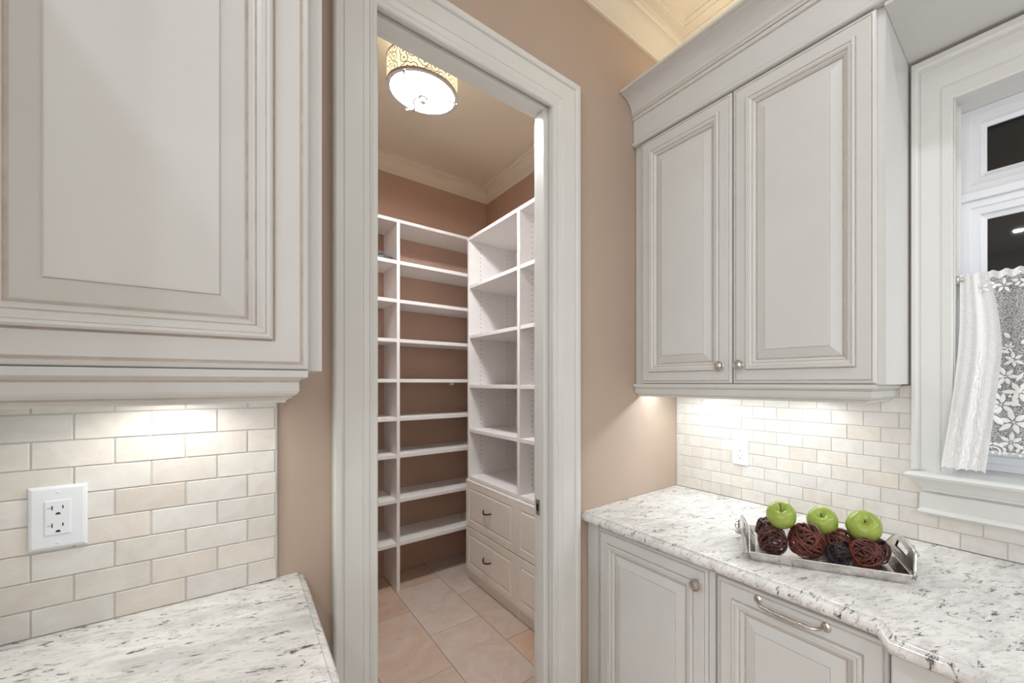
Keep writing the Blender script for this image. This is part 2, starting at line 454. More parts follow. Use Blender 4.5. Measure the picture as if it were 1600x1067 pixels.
# ------------------------------------------------------------------ raised-panel joinery
PF = [(0, 0), (0, .013), (.002, .0165), (.0085, .0185), (.0105, .0172, 'g'), (.0122, .0172, 'g'), (.0140, .0195), (.0475, .0195), (.0485, .0185, 'g'), (.0505, .0185, 'g')]
PM = [(.0505, .0180), (.0510, .0260), (.0545, .0285), (.0590, .0275), (.0605, .0255, 'g'), (.0620, .0252), (.0660, .0250), (.0715, .0215), (.0725, .0195, 'g'), (.0745, .0192, 'g'), (.0760, .0185), (.0805, .0135), (.0825, .0105), (.0835, .0085, 'g'), (.0862, .0085, 'g')]
PP = [(.0858, .0082), (.0880, .0100), (.1165, .0188), (.1172, .0212, 'g'), (.1190, .0218)]
def panel_door(parent, w, h, P, name='door'):
    d = MB().rings(w, h, PF, P, fill=False, back=True).build(name, [M_cab, M_glaze], parent)
    MB().rings(w, h, PM, P, fill=False).build('panel_molding', [M_cab, M_glaze], d)
    MB().rings(w, h, PP, P, fill=True).build('raised_panel', [M_cab, M_glaze], d)
    return d
def knob(parent, loc, axis, r=.0185):
    MB().lathe([(0, 0), (r*.62, 0), (r*.62, .003), (r*.36, .006), (r*.34, .013), (r*.7, .017), (r*.98, .020), (r, .023), (r*.9, .027), (r*.72, .0275), (r*.70, .0265), (r*.6, .0272), (r*.3, .030), (0, .0305)], loc, axis, 22).build('knob', M_nickel, parent)
RAIL = [(0, 0), (0, -.0115), (.003, -.0135), (.008, -.0145), (.011, -.0175), (.012, -.021), (.012, -.036), (.014, -.040), (.019, -.0445), (.022, -.0455), (.022, -.0485), (.026, -.050), (.030, -.0525), (.031, -.0565), (.050, -.0565), (.050, 0)]
def light_rail(parent, P3, a0, a1, back, m0=0, side1=True):
    """P3(a, out, z): rail along a from a0 to a1 with a mitred return at a1 running back"""
    m = MB()
    m.prism(RAIL, lambda p, q, t: P3(t, -p, q), a0, a1, m1=-1 if side1 else 0, gl=(4, 9))
    if side1: m.prism(RAIL, lambda p, q, t: P3(a1-p, -t, q), 0, back, m0=1, gl=(4, 9))
    return m.build('light_rail', [M_cab, M_glaze], parent)

# ------------------------------------------------------------------ left wall cabinet (frame L)
lc = thing('wall_cabinet', 'cream glazed wall cabinet with one large raised-panel door above the left counter', 'cabinet', (OX, OY, 0), LROT)
cb0, cb1 = Z(.0215), Z(1.09)
w = MB(); w.box(-.512, -.0520, -.350, -.002, cb0, 2.70); w.build('carcass', M_cab, lc)
PLd = lambda a, b, n: (-.4795+a, -.3515-n, cb0+.001+b)
panel_door(lc, .4065, 1.07, PLd)
light_rail(lc, lambda a, o, z: (a, -.370-o, cb0+z), -.512, -.0745, .366)
pk = MB().lathe([(0, 0), (.034, 0), (.036, -.004), (.036, -.018), (.030, -.020), (0, -.020)], (-.285, -.10, cb0), (0, 0, 1), 20); pk.build('puck_light', M_nickel, lc)
# tall cabinet at the end of the left run
tc = thing('tall_cabinet', 'tall cream two-door cabinet closing the far end of the left counter', 'cabinet', (OX, OY, 0), LROT)
MB().box(-1.22, -.518, -.66, -.003, .10, Z(.768)).build('carcass', M_cab, tc)
MB().box(-1.20, -.53, -.60, -.01, 0, .10).build('toe_kick', M_cab, tc)
for i in range(2): panel_door(tc, .345, 1.98, lambda a, b, n: (-1.215+i*.348+a, -.661-n, .13+b))

# left counter
def counter_edge_prof(r=.042):
    # (out, z from top) eased top, small ogee step, half bullnose
    return [(-.03, 0), (-.018, 0), (-.0165, -.0005), (-.0155, -.004), (-.013, -.0065), (-.007, -.008), (-.002, -.013), (0, -.020), (-.001, -.028), (-.006, -.035), (-.013, -.039), (-.03, -.040)]
def slab(poly, zt, skip=()):
    """stone slab with an ogee edge; poly counter-clockwise, edges in skip stay square"""
    n = len(poly); pr = counter_edge_prof()
    def offs(d):
        out = []
        for i in range(n):
            p0, p1, p2 = [Vector(poly[(i+k) % n]) for k in (-1, 0, 1)]
            e1, e2 = (p1-p0).normalized(), (p2-p1).normalized()
            n1, n2 = Vector((e1.y, -e1.x)), Vector((e2.y, -e2.x))
            d1 = 0 if (i-1) % n in skip else d
            d2 = 0 if i in skip else d
            A = Matrix(((n1.x, n1.y), (n2.x, n2.y)))
            if abs(A.determinant()) < 1e-4: out.append(p1+n1*d1)
            else: out.append(p1+A.inverted() @ Vector((d1, d2)))
        return out
    m = MB(); rows = [[(q.x, q.y, zt+z) for q in offs(o)] for o, z in pr]
    m.grid(rows, 0, True, True, False)
    m.quad(rows[0]); m.quad(rows[-1][::-1])
    return m
lt = Z(-.473)
pa, pb = TL((-.516, -.0005, 0)), TL((-.0525, -.0005, 0))
m = slab([(pa[0]-.02, pa[1]-.64), (.133, .585), (.1395, pb[1]), (pa[0], pa[1])], lt, skip=(2, 3))
tag(m.build('countertop', M_gran), 'white speckled granite countertop on the left with an ogee edge', 'countertop')
lb = thing('base_cabinet', 'cream base cabinet under the left granite countertop', 'cabinet')
MB().box(-.30, .105, .63, 1.19, .10, lt-.0405).build('carcass', M_cab, lb)
MB().box(-.30, .09, .69, 1.19, 0, .10).build('toe_kick', M_cab, lb)

# ------------------------------------------------------------------ tile backsplashes
def tile_mesh(L_, h_):
    m = MB(); c = .0012
    return m.cbox(-L_/2, L_/2, -.004, .004, -h_/2, h_/2, c)
def backsplash(name, label, xs, rows, pitch, length, joints, P, rz, rowlimits, clip=None, loc=(0, 0, 0), rot=0, g=.0022):
    root = thing(name, label, 'backsplash', loc, rot)
    cache = {}
    for i in range(rows):
        za, zb = rowlimits(i)
        j0 = joints[i % 2]
        lo, hi = xs(i)
        k = math.floor((lo-j0)/length)
        while True:
            a, b = j0+k*length, j0+(k+1)*length; k += 1
            if a > hi-.004: break
            a, b = max(a, lo), min(b, hi)
            if b-a < .008: continue
            key = (round(b-a-g, 4), round(zb-za-g, 4))
            if key not in cache:
                o = tile_mesh(*key).build('tile', M_tile, root); cache[key] = o
            else: o = inst(cache[key], 'tile', root)
            o.location = P((a+b)/2, (za+zb)/2); o.rotation_euler = (R.uniform(-.004, .004), 0, rz)
            o.location.x += 0
    return root
zl0 = lt+.0005
bl = backsplash('tile_backsplash', 'cream travertine brick-tile backsplash behind the left counter', lambda i: (-.512, -.1097), 10, .0517, .1022,
           (-.1631, -.2148), lambda a, z: (a, -.008, z), 0, lambda i: (zl0+i*.0517, min(zl0+(i+1)*.0517, cb0-.002)), loc=(OX, OY, 0), rot=LROT)
MB().box(-.512, -.1085, -.0095, -.001, zl0, cb0-.002).build('grout', M_grout, bl)
rt = Z(-.521)
zr0 = rt+.0005
def rlim(i): return (-.07 if 0 else (-1.25 if i < 2 else .2795), 1.2205)
br = backsplash('tile_backsplash', 'cream travertine brick-tile backsplash below the right wall cabinet and window', lambda i: (-1.25 if i < 2 else (.20 if i < 5 else .2785), 1.2205), 10, .0522, .1018,
           (.4152-.0509, .4152), lambda a, z: (1.704, a, z), math.pi/2, lambda i: (zr0+i*.0522, min(zr0+(i+1)*.0522, Z(-.009))))
m = MB(); m.box(1.7025, 1.7095, .2785, 1.2215, zr0, Z(-.009)); m.box(1.7025, 1.7095, -1.25, .2785, zr0, zr0+.1044); m.box(1.7025, 1.7095, .20, .2785, zr0+.1044, zr0+.26); m.build('grout', M_grout, br)

# ------------------------------------------------------------------ right wall cabinet and window valance
rc = thing('wall_cabinet', 'cream glazed two-door wall cabinet with crown over the right counter', 'cabinet')
b0 = Z(-.005)
m = MB(); m.box(1.390, 1.708, .2862, 1.2195, b0, Z(1.2)); m.build('carcass', M_cab, rc)
m = MB(); m.box(1.3895, 1.708, .2858, .2862, b0, Z(1.06)); m.build('end_panel', M_trim, rc)
for y1, y0 in ((1.1756, .7428), (.7372, .3045)):
    d = panel_door(rc, y1-y0, 1.0675, lambda a, b, n: (1.3895-n, y1-a, b0+.002+b))
    knob(d, (1.3705, .7838 if y1 > 1 else .7068, Z(.063)), (-1, 0, 0))
light_rail(rc, lambda a, o, z: (1.3705-o if 0 else 1.3705+(-o), 1.2195-a, b0+z), 0, 1.2195-.306, .335)
for yy in (1.0, .56):
    MB().lathe([(0, 0), (.034, 0), (.036, -.004), (.036, -.018), (.030, -.020), (0, -.020)], (1.60, yy, b0), (0, 0, 1), 20).build('puck_light', M_nickel, rc)
# crown, frieze and bead run on over the window
YE = -1.02
CRW = [(1.385, 1.203), (1.3665, 1.203), (1.362, 1.206), (1.3605, 1.211), (1.3605, 1.215)]
for k in range(9):
    a = k/8*math.pi/2
    CRW.append((1.3575-(.0605)*(1-math.cos(a)), 1.218+.052*math.sin(a)))
CRW += [(1.293, 1.2715), (1.292, 1.276), (1.283, 1.278), (1.2823, 1.286), (1.385, 1.286)]
m = MB(); m.prism([(x, Z(z)) for x, z in CRW], lambda p, q, t: (p, t, q), YE, 1.2195, gl=(1, 3, 14)); m.build('crown_molding', [M_cab, M_glaze], rc)
BEAD = [(1.388, 1.0705), (1.370, 1.0705), (1.3645, 1.073), (1.3625, 1.079), (1.3635, 1.085), (1.368, 1.0885), (1.372, 1.093), (1.372, 1.186), (1.3705, 1.189), (1.366, 1.190), (1.364, 1.194), (1.366, 1.199), (1.3665, 1.203), (1.388, 1.203)]
m = MB(); m.prism([(x, Z(z)) for x, z in BEAD], lambda p, q, t: (p, t, q), YE, 1.2195, gl=(5, 7)); m.build('frieze', [M_cab, M_glaze], rc)
va = thing('window_valance', 'cream soffit board bridging over the window beside the right wall cabinet', 'valance')
m = MB(); m.box(1.389, 1.708, YE, .2850, Z(1.058), Z(1.078)); m.build('soffit_board', M_cab, va)
m = MB(); m.box(1.3735, 1.389, YE, .2855, Z(1.058), Z(1.0690)); m.build('front_strip', M_cab, va)

# ------------------------------------------------------------------ right base cabinets and counter
bc = thing('base_cabinet', 'cream glazed base cabinet with a knob door beside the pantry doorway', 'cabinet')
m = MB(); m.box(1.1102, 1.698, .6475, 1.2195, .10, rt-.0405); m.build('carcass', M_cab, bc)
m = MB(); m.box(1.16, 1.69, .6475, 1.2195, 0, .10); m.build('toe_kick', M_cab, bc)
m = MB(); m.box(1.094, 1.110, 1.158, 1.2195, .10, rt-.0405); m.build('filler_strip', M_cab, bc)
dz1 = Z(-.573)
d = panel_door(bc, 1.154-.670, dz1-.115, lambda a, b, n: (1.1097-n, 1.154-a, .115+b))
knob(d, (1.0905, .700, Z(-.624)), (-1, 0, 0))
m = MB(); m.box(1.100, 1.110, .648, .6685, .10, rt-.0405); m.build('stile', M_cab, bc)
pc = thing('base_cabinet', 'cream glazed pull-out base cabinet with a long bar handle', 'cabinet')
m = MB(); m.box(1.1102, 1.698, .2135, .6465, .10, rt-.0405); m.build('carcass', M_cab, pc)
m = MB(); m.box(1.16, 1.69, .2135, .6465, 0, .10); m.build('toe_kick', M_cab, pc)
d = panel_door(pc, .6380-.2175, Z(-.578)-.115, lambda a, b, n: (1.1097-n, .6380-a, .115+b))
hz = Z(-.5985)
def bar_handle(parent, ya, yb, x, z):
    m = MB()
    pts, rad = [], []
    n = 26
    for k in range(n+1):
        u = k/n; y = ya+(yb-ya)*u
        e = min(u, 1-u)
        out = .030*(1-max(0, 1-e/.16)**2.2)
        sag = -.004*math.sin(math.pi*u)
        r = .0042+.0022*max(0, 1-abs(u-.5)/.22)
        if abs(u-.26) < .03 or abs(u-.74) < .03: r += .0016
        pts.append((x-out, y, z+sag)); rad.append(r)
    m.tube(pts, rad, 10)
    for yy in (ya, yb): m.lathe([(0, 0), (.0115, 0), (.0118, .002), (.009, .0045), (.006, .006), (.0045, .010), (0, .010)], (x, yy, z), (-1, 0, 0), 18)
    return m.build('bar_handle', M_nickel, parent)
bar_handle(d, .512, .343, 1.0905, hz)
sc_ = thing('sink_base_cabinet', 'cream base cabinet bumped forward at the lower right corner', 'cabinet')
m = MB(); m.box(1.0802, 1.698, -.95, .2115, .10, rt-.0405); m.build('carcass', M_cab, sc_)
m = MB(); m.box(1.13, 1.69, -.95, .2115, 0, .10); m.build('toe_kick', M_cab, sc_)
m = MB(); m.cbox(1.0625, 1.080, .109, .2095, .115, rt-.046, .003); m.build('pilaster', M_cab, sc_)
panel_door(sc_, .44, Z(-.578)-.115, lambda a, b, n: (1.0797-n, .1035-a, .115+b))
panel_door(sc_, .44, Z(-.578)-.115, lambda a, b, n: (1.0797-n, -.345-a, .115+b))
m = slab([(1.700, 1.2205), (1.057, 1.2205), (1.057, .236), (1.005, .204), (1.005, -1.25), (1.700, -1.25)], rt, skip=(0, 4, 5))
tag(m.build('countertop', M_gran), 'white speckled granite countertop on the right under the tray', 'countertop')

# ------------------------------------------------------------------ window
wn = tag(bpy.data.objects.new('window_1', None), kind='structure'); COL.objects.link(wn)
XC = 1.678
WC = [(0, 0), (0, .016), (.003, .0195), (.026, .0195), (.0275, .017), (.0300, .017), (.031, .021), (.076, .023), (.079, .020), (.082, .020), (.084, .027), (.089, .030), (.099, .030), (.102, .026), (.102, 0)]
WCz = [(p*.155/.102, q) for p, q in WC]
CY = .1765; CZ = Z(.891); CK = .155/.102
m = MB().prism(WC, lambda p, q, t: (XW-q, CY+p, t), Z(-.284), CZ, m1=CK); m.build('side_casing', M_trim, wn)
m = MB().prism(WC, lambda p, q, t: (XW-q, -.96-p, t), Z(-.284), CZ, m1=CK); m.build('side_casing', M_trim, wn)
m = MB().prism(WCz, lambda p, q, t: (XW-q, t, CZ+p), -.96, CY, m0=-1/CK, m1=1/CK); m.build('head_casing', M_trim, wn)
XFm = 1.830
m = MB(); m.box(XW-.005, XFm+.05, .1725, .176, Z(-.29), Z(.92)); m.build('side_jamb', M_trim, wn)
m = MB(); m.box(XW-.005, XFm+.05, -.96, .1725, Z(.900), Z(.918)); m.build('head_jamb', M_trim, wn)
m = MB(); m.box(1.76, 1.772, .1640, .1725, Z(-.27), Z(.89)); m.build('stop_bead', M_trim, wn)
STL = [(0, 0), (.052, 0), (.060, -.003), (.063, -.010), (.060, -.018), (.053, -.021), (.050, -.024), (.044, -.027), (.034, -.040), (.026, -.053), (.022, -.057), (.022, -.062), (.014, -.065), (.010, -.066), (.010, -.071), (0, -.071)]
m = MB(); m.prism(STL, lambda p, q, t: (1.700-p*1.15, t, Z(-.284)+q), -1.07, .2250, m1=1)
m.box(1.700, XFm+.03, -.96, .1725, Z(-.305), Z(-.284)); m.build('stool', M_trim, wn)
APR = [(0, 0), (.021, 0), (.021, -.048), (.024, -.051), (.030, -.054), (.031, -.060), (.026, -.065), (.018, -.068), (0, -.070)]
m = MB(); m.prism(APR, lambda p, q, t: (1.700-p, t, Z(-.355)+q), -1.03, .2420, m1=.6); m.build('apron', M_trim, wn)
# vinyl frame: transom above, casement below
def sash(parent, y0, y1, z0, z1, fw, x, name='sash'):
    m = MB()
    pr = [(0, .0), (0, .030), (fw*.35, .030), (fw*.38, .026), (fw*.72, .024), (fw*.78, .016), (fw, .012), (fw, 0)]
    P = lambda a, b, n: (x-n, y1-a, z0+b)
    m.rings(y1-y0, z1-z0, pr, P, fill=False)
    o = m.build(name, M_plastic, parent)
    g = MB().box(x-.006, x-.001, y0+fw-.002, y1-fw+.002, z0+fw-.002, z1-fw+.002); g.build('glass_pane', M_glass, o)
    return o
sash(wn, -.40, .1722, Z(.628), Z(.899), .062, 1.862)
sash(wn, -.959, -.402, Z(.628), Z(.899), .062, 1.862)
m = MB(); m.cbox(1.822, 1.865, -.959, .1722, Z(.598), Z(.6275), .003); m.build('transom_bar', M_plastic, wn)
sash(wn, -.40, .1722, Z(-.283), Z(.5975), .0625, 1.862)
sash(wn, -.959, -.402, Z(-.283), Z(.5975), .0625, 1.862)
m = MB(); m.box(3.4, 3.5, -4, 4, -.5, 5); tag(m.build('backdrop_exterior', M_night), kind='structure')

# ------------------------------------------------------------------ pantry shelving
SB = thing('shelving_unit', 'white melamine shelving unit along the back wall of the pantry', 'shelving')
yb0, yb1 = 2.854, 3.168
for x0 in (-.30, .30, .8322, 1.638):
    MB().cbox(x0, x0+.0205, yb0, yb1, .0035, Z(1.080), .001).build('upright', M_mel, SB)
tops = [1.080, .8245, .5640, .2970, .0265, -.2335, -.4835, -.7850, -1.0775]
for i, z in enumerate(tops):
    for x0, x1 in ((-.2795, .30), (.3205, .8322), (.8527, 1.638)):
        if i == 0 and x0 < 0: MB().cbox(-.30, 1.6585, yb0-.001, yb1, Z(z), Z(z)+.022, .001).build('top_panel', M_mel, SB)
        o = MB().cbox(x0+.0005, x1-.0005, yb0+.002, yb1, Z(z)-.0245 if i else Z(z)-.003, Z(z) if i else Z(z)-.0005, .001)
        if i: o.build('shelf', M_mel, SB)
MB().cbox(1.235, 1.262, 2.93, 2.955, Z(-.018), Z(.0015), .003).build('bracket', M_plastic, SB)

SR = thing('shelving_unit', 'white melamine shelves over drawers on the right side of the pantry', 'shelving')
xf, xb = 1.281, 1.662
YU = [(2.7115, 2.7355), (2.036, 2.065), (1.365, 1.389)]
for a, b in YU: MB().cbox(xf, xb, a, b, .0035, Z(1.022), .001).build('upright', M_mel, SR)
MB().cbox(xf-.001, xb, 1.365, 2.7355, Z(1.0225), Z(1.046), .001).build('top_panel', M_mel, SR)
MB().box(xb-.006, xb-.0002, 1.39, 2.711, .10, Z(1.02)).build('back_panel', M_mel, SR)
for ya, yb in ((2.0655, 2.711), (1.3895, 2.0355)):
    for z in (.700, .341, -.0135, -.331, -.670):
        MB().cbox(xf+.003, xb-.007, ya, yb, Z(z)-.0235, Z(z), .001).build('shelf', M_mel, SR)
    MB().box(xf+.002, xf+.018, ya, yb, .004, .083).build('toe_kick', M_melb, SR)
FP = [(0, 0), (0, .015), (.003, .018), (.048, .018), (.051, .0150), (.055, .0135), (.059, .0150), (.063, .018), (.066, .0185)]
for ya, yb in ((2.0545, 2.7230), (1.383, 2.0505)):
    for z0, z1 in ((-1.0185, -.693), (-1.328, -1.0235)):
        d = MB().rings(yb-ya, z1-z0, FP, lambda a, b, n: (xf-.0005-n, yb-a, Z(z0)+b), True, True).build('drawer', M_melb, SR)
        yc, zc = (ya+yb)/2+.012, Z((z0+z1)/2)+.004
        pts = [(xf-.018-.024*math.sin(math.pi*k/12)**.7, yc-.052+.104*k/12, zc-.010*math.sin(math.pi*k/12)) for k in range(13)]
        MB().tube(pts, [.0042+.0015*math.sin(math.pi*k/12) for k in range(13)], 8).build('bow_handle', M_dark, d)
# shelf-pin holes: two drilled columns on every inner face
m = MB()
for yface, sgn in ((2.7115, -1), (2.036, -1), (2.065, 1)):
    for x in (1.3705, 1.5955):
        for k in range(52):
            z = Z(-.62)+k*.032
            if z > Z(1.0): continue
            y = yface+sgn*.0003
            c = [(x+.0032*math.cos(t*math.pi/3), y, z+.0032*math.sin(t*math.pi/3)) for t in range(6)]
            m.quad(c)
tag(m.build('pin_holes', M_slot, SR), kind='stuff')

# pantry door, swung open into the pantry
d1 = tag(bpy.data.objects.new('door_1', None), kind='structure'); COL.objects.link(d1)
m = MB(); m.box(.3005, .3355, 1.3375, 1.940, .010, 2.4455)
slab_ = m.build('door_slab', M_trim, d1)
for z0, z1 in ((.20, 1.0), (1.12, 2.32)):
    pr = [(0, .0006), (.010, .0006), (.014, -.004), (.05, -.001)]
    MB().rings(.40, z1-z0, [(a, b+.001) for a, b in ((0, .0), (.006, .005), (.014, .006), (.020, .002), (.06, .004))], lambda a, b, n: (.3355+n, 1.44+a, z0+b)).build('raised_panel', M_trim, slab_)
for zc in (2.244, 1.25, .24):
    m = MB(); n = 10
    pts = []
    for k in range(n+1):
        a = -math.pi/2+math.pi*k/n*1.0
        sq = .0445
        pts.append((.3200+.0125*math.cos(a)**.5 if abs(math.cos(a)) > 1e-6 else .3200, zc+sq*math.sin(a)))
    pts = [(.3010, zc-.0445)]+pts+[(.3010, zc+.0445)]
    m.quad([(x, 1.3360, z) for x, z in pts]); m.quad([(x, 1.3375, z) for x, z in pts][::-1])
    for i in range(len(pts)):
        (xa, za), (xb2, zb2) = pts[i], pts[(i+1) % len(pts)]
        m.quad([(xa, 1.3360, za), (xb2, 1.3360, zb2), (xb2, 1.3375, zb2), (xa, 1.3375, za)])
    m.lathe([(0, 0), (.0018, 0), (.0018, .0008), (0, .0008)], (.3255, 1.3352, zc+.018), (0, 1, 0), 8, 1)
    m.lathe([(0, 0), (.0018, 0), (.0018, .0008), (0, .0008)], (.3255, 1.3352, zc-.018), (0, 1, 0), 8, 1)
    m.build('hinge', [M_plastic, M_nickel], d1)

# crumpled clear bag on the top shelf
def bag_mat():
    m, nt, b = mat('clear_plastic_film')
    b.inputs['Base Color'].default_value = (.22, .225, .24, 1); b.inputs['Roughness'].default_value = .15
    b.inputs['Alpha'].default_value = .75
    n = noise(nt, objco(nt), 40); bump(nt, n, .6, .01, b)
    return m
M_bag = bag_mat()
bm = bmesh.new(); bmesh.ops.create_icosphere(bm, subdivisions=4, radius=1)
for v in bm.verts:
    p = v.co.copy()
    k = 1+.16*math.sin(9*p.x+4*p.y)*math.sin(7*p.z+5*p.y)+.10*math.sin(17*p.y+11*p.x)
    v.co = Vector((p.x*.115*k, p.y*.085*k, max(-.024, p.z*.030*k)))
m = MB(); m.add(bm, sm=True); bm.free()
tag(m.build('plastic_bag', M_bag, loc=(.710, 2.955, Z(.8245)+.0245)), 'crumpled clear plastic bag on the topmost pantry shelf', 'bag')

# ------------------------------------------------------------------ pantry ceiling light
cl = thing('ceiling_light', 'drum ceiling light with damask shade in the pantry', 'ceiling light', (.705, 2.0, 0))
zb, zt, rr = Z(1.418), Z(1.545), .163
def ring(r0, r1, z0, z1, seg=56): return [(r0, z0), (r1, z0), (r1, z1), (r0, z1), (r0, z0)]
m = MB(); seg = 64
me_rows = [[(rr*.985*math.cos(2*math.pi*k/seg), rr*.985*math.sin(2*math.pi*k/seg), z) for k in range(seg+1)] for z in (zb+.010, zt-.008)]
m.grid(me_rows, 0, False, True)
sh = m.build('shade', M_shade, cl)
uv = sh.data.uv_layers.new(name='UVMap')
for poly in sh.data.polygons:
    for li in poly.loop_indices:
        vi = sh.data.loops[li].vertex_index
        uv.data[li].uv = ((vi % (seg+1))/seg, vi//(seg+1))
for nm, z0, z1 in (('lower_ring', zb, zb+.012), ('upper_ring', zt-.010, zt)):
    MB().lathe(ring(rr*.90, rr, z0, z1), (0, 0, 0), (0, 0, 1), 56).build(nm, M_nickel, cl)
MB().lathe([(0, zb+.006), (rr*.915, zb+.006), (rr*.915, zb+.009), (0, zb+.009)], (0, 0, 0), (0, 0, 1), 56).build('diffuser', M_diff, cl)
MB().lathe([(0, zb+.0125), (rr*.97, zb+.0125), (rr*.97, zb+.0145), (0, zb+.0145)], (0, 0, 0), (0, 0, 1), 48).build('light_blocker', M_plastic, cl)  # added opaque disc that keeps diffuser light off the ceiling
MB().lathe([(0, Z(1.52)), (.012, Z(1.52)), (.012, Z(1.63)), (.06, Z(1.636)), (.062, 3.064), (0, 3.064)], (0, 0, 0), (0, 0, 1), 28).build('canopy', M_nickel, cl)
MB().lathe([(0, zb+.006), (.006, zb+.004), (.006, zb-.010), (.022, zb-.013), (.023, zb-.019), (.012, zb-.024), (.010, zb-.032), (.015, zb-.037), (.012, zb-.044), (0, zb-.047)], (0, 0, 0), (0, 0, 1), 20).build('finial', M_nickel, cl)
for k in range(3):
    a = math.radians(100+120*k); c, s = math.cos(a), math.sin(a)
    pts = []
    for i in range(17):
        u = i/16; r = .016+(rr*.95-.016)*u; side = .018*math.sin(2*math.pi*u)
        pts.append((c*r-s*side, s*r+c*side, zb-.009-.008*math.sin(math.pi*u)))
    MB().tube(pts, .0046, 8).build('arm', M_nickel, cl)
    MB().lathe([(0, 0), (.006, .002), (.007, .007), (.004, .012), (0, .014)], (c*rr*.97, s*rr*.97, zb-.016), (0, 0, 1), 12).build('ball_tip', M_nickel, cl)

o_ = area('drum_uplamp', (.705, 2.0, zt+.004), .24, .55, (1, .88, .68)); o_.rotation_euler = (math.pi, 0, 0)
# recessed kitchen cans
for i, (cx, cy) in enumerate(CANS):
    where = ('by the pantry wall', 'added in the middle of the kitchen', 'added at the rear of the kitchen')[i//3]
    side_ = ('farthest from the window', 'above the left counter line', 'nearest the window')[i % 3]
    r_ = thing('recessed_light', f'round recessed ceiling can {where}, {side_}', 'ceiling light', (cx, cy, 0), 0, 'recessed kitchen cans')
    MB().lathe([(.046, CEIL), (.046, 3.074), (.066, 3.073), (.070, 3.078), (.070, CEIL)], (0, 0, 0), (0, 0, 1), 28).build('trim_ring', M_trim, r_)
    MB().lathe([(0, 3.079), (.046, 3.079), (.046, 3.082), (0, 3.082)], (0, 0, 0), (0, 0, 1), 24).build('lens', M_lens, r_)
# under-cabinet puck lamps
pl = TL((-.285, -.10, cb0-.024)); puck(pl, 2.4)
for yy in (1.0, .56): puck((1.60, yy, b0-.024), 1.7)

# ------------------------------------------------------------------ outlets
def outlet(label, loc, rz, wd, ht, twenty):
    o = thing('wall_outlet', label, 'outlet', loc, rz)
    m = MB(); m.rings(wd, ht, [(0, 0), (0, .0035), (.003, .006), (.008, .0068), (.018, .0068)] if 0 else [(0, 0), (0, .0035), (.002, .0052), (.005, .0064)], lambda a, b, n: (-wd/2+a, -n, -ht/2+b), True, True)
    m.build('cover_plate', M_plastic, o)
    rw, rh = .0335, .067
    m = MB(); m.rings(rw, rh, [(0, .0060), (.0006, .0060, 'g'), (.0009, .0072), (.0025, .0078)], lambda a, b, n: (-rw/2+a, -n, -rh/2+b), True)
    rc_ = m.build('receptacle', [M_plastic, M_grout], o)
    for zc in (.0175, -.0155):
        m = MB(); y = -.0079
        def bx(x0, x1, z0, z1): m.box(x0, x1, y-.0001, y+.001, z0+zc, z1+zc)
        bx(-.0072, -.0058, -.003, .005)
        if twenty: bx(-.0125, -.0072, .0006, .0013)
        bx(.0055, .0070, -.0015, .0045)
        m.quad([(.0006+.0032*math.cos(t*math.pi/8), y-.0001, zc-.0120+.0042*math.sin(t*math.pi/8)) for t in range(9)])
        m.build('slot', M_slot, rc_)
    for zc in (.0475, -.0475):
        m = MB(); m.lathe([(0, .0070), (.0022, .0070), (.0030, .0064), (.0030, .0055)], (0, 0, zc), (0, -1, 0), 12)
        m.box(-.002, .002, -.00715, -.0068, zc-.0003, zc+.0003, 1)
        m.build('screw', [M_plastic, M_grout], o)
    return o
ol = TL((-.4362, -.0121, 0))
outlet('white duplex outlet with T-shaped slots on the left backsplash', (ol[0], ol[1], Z(-.2531)), LROT, .070, .1172, True)
outlet('white duplex outlet on the right backsplash behind the countertop', (1.6999, .8771, Z(-.309)), -math.pi/2, .0715, .1135, False)

# ------------------------------------------------------------------ café curtain and rod
XR = 1.735; ZR = Z(.3245)
rd = thing('curtain_rod', 'slim steel curtain rod across the window recess', 'rod')
MB().tube([(XR, .166, ZR), (XR, -.4, ZR), (XR, -.95, ZR)], .0045, 10).build('rod', M_chrome, rd)
MB().lathe([(0, 0), (.015, 0), (.016, .002), (.015, .007), (.009, .009), (.009, .016), (0, .016)], (XR, .1722, ZR), (0, -1, 0), 20).build('end_bracket', M_nickel, rd)
cu = thing('cafe_curtain', 'white floral lace cafe curtain hung across the lower window', 'curtain')
def sheet(nu, nv, fn): return [[fn(j/nu, i/nv) for j in range(nu+1)] for i in range(nv+1)]
def main_pt(u, v):
    y = .155-u*1.08
    zt_, zb_ = ZR+.014+.004*math.sin(u*240), Z(-.216)+.005*abs(math.sin(u*1.08/.024*math.pi))
    z = zt_+(zb_-zt_)*v
    g = .5+.5*min(1, v*2.2)
    x = XR-.0065+.007*math.sin(u*86+1.2*math.sin(u*19))*g+.003*math.sin(u*41+2)*v
    if v < .06: x = XR-.006+(.004)*math.sin(u*240)
    return (x, y, z)
m = MB().grid(sheet(260, 40, main_pt)); m.build('net_panel', M_net, cu)
# hem bands
m = MB().grid([[(lambda p: (p[0]-.0012, p[1], p[2]))(main_pt(j/260, v)) for j in range(261)] for v in (0, .02, .04)]); m.build('heading', M_net2, cu)
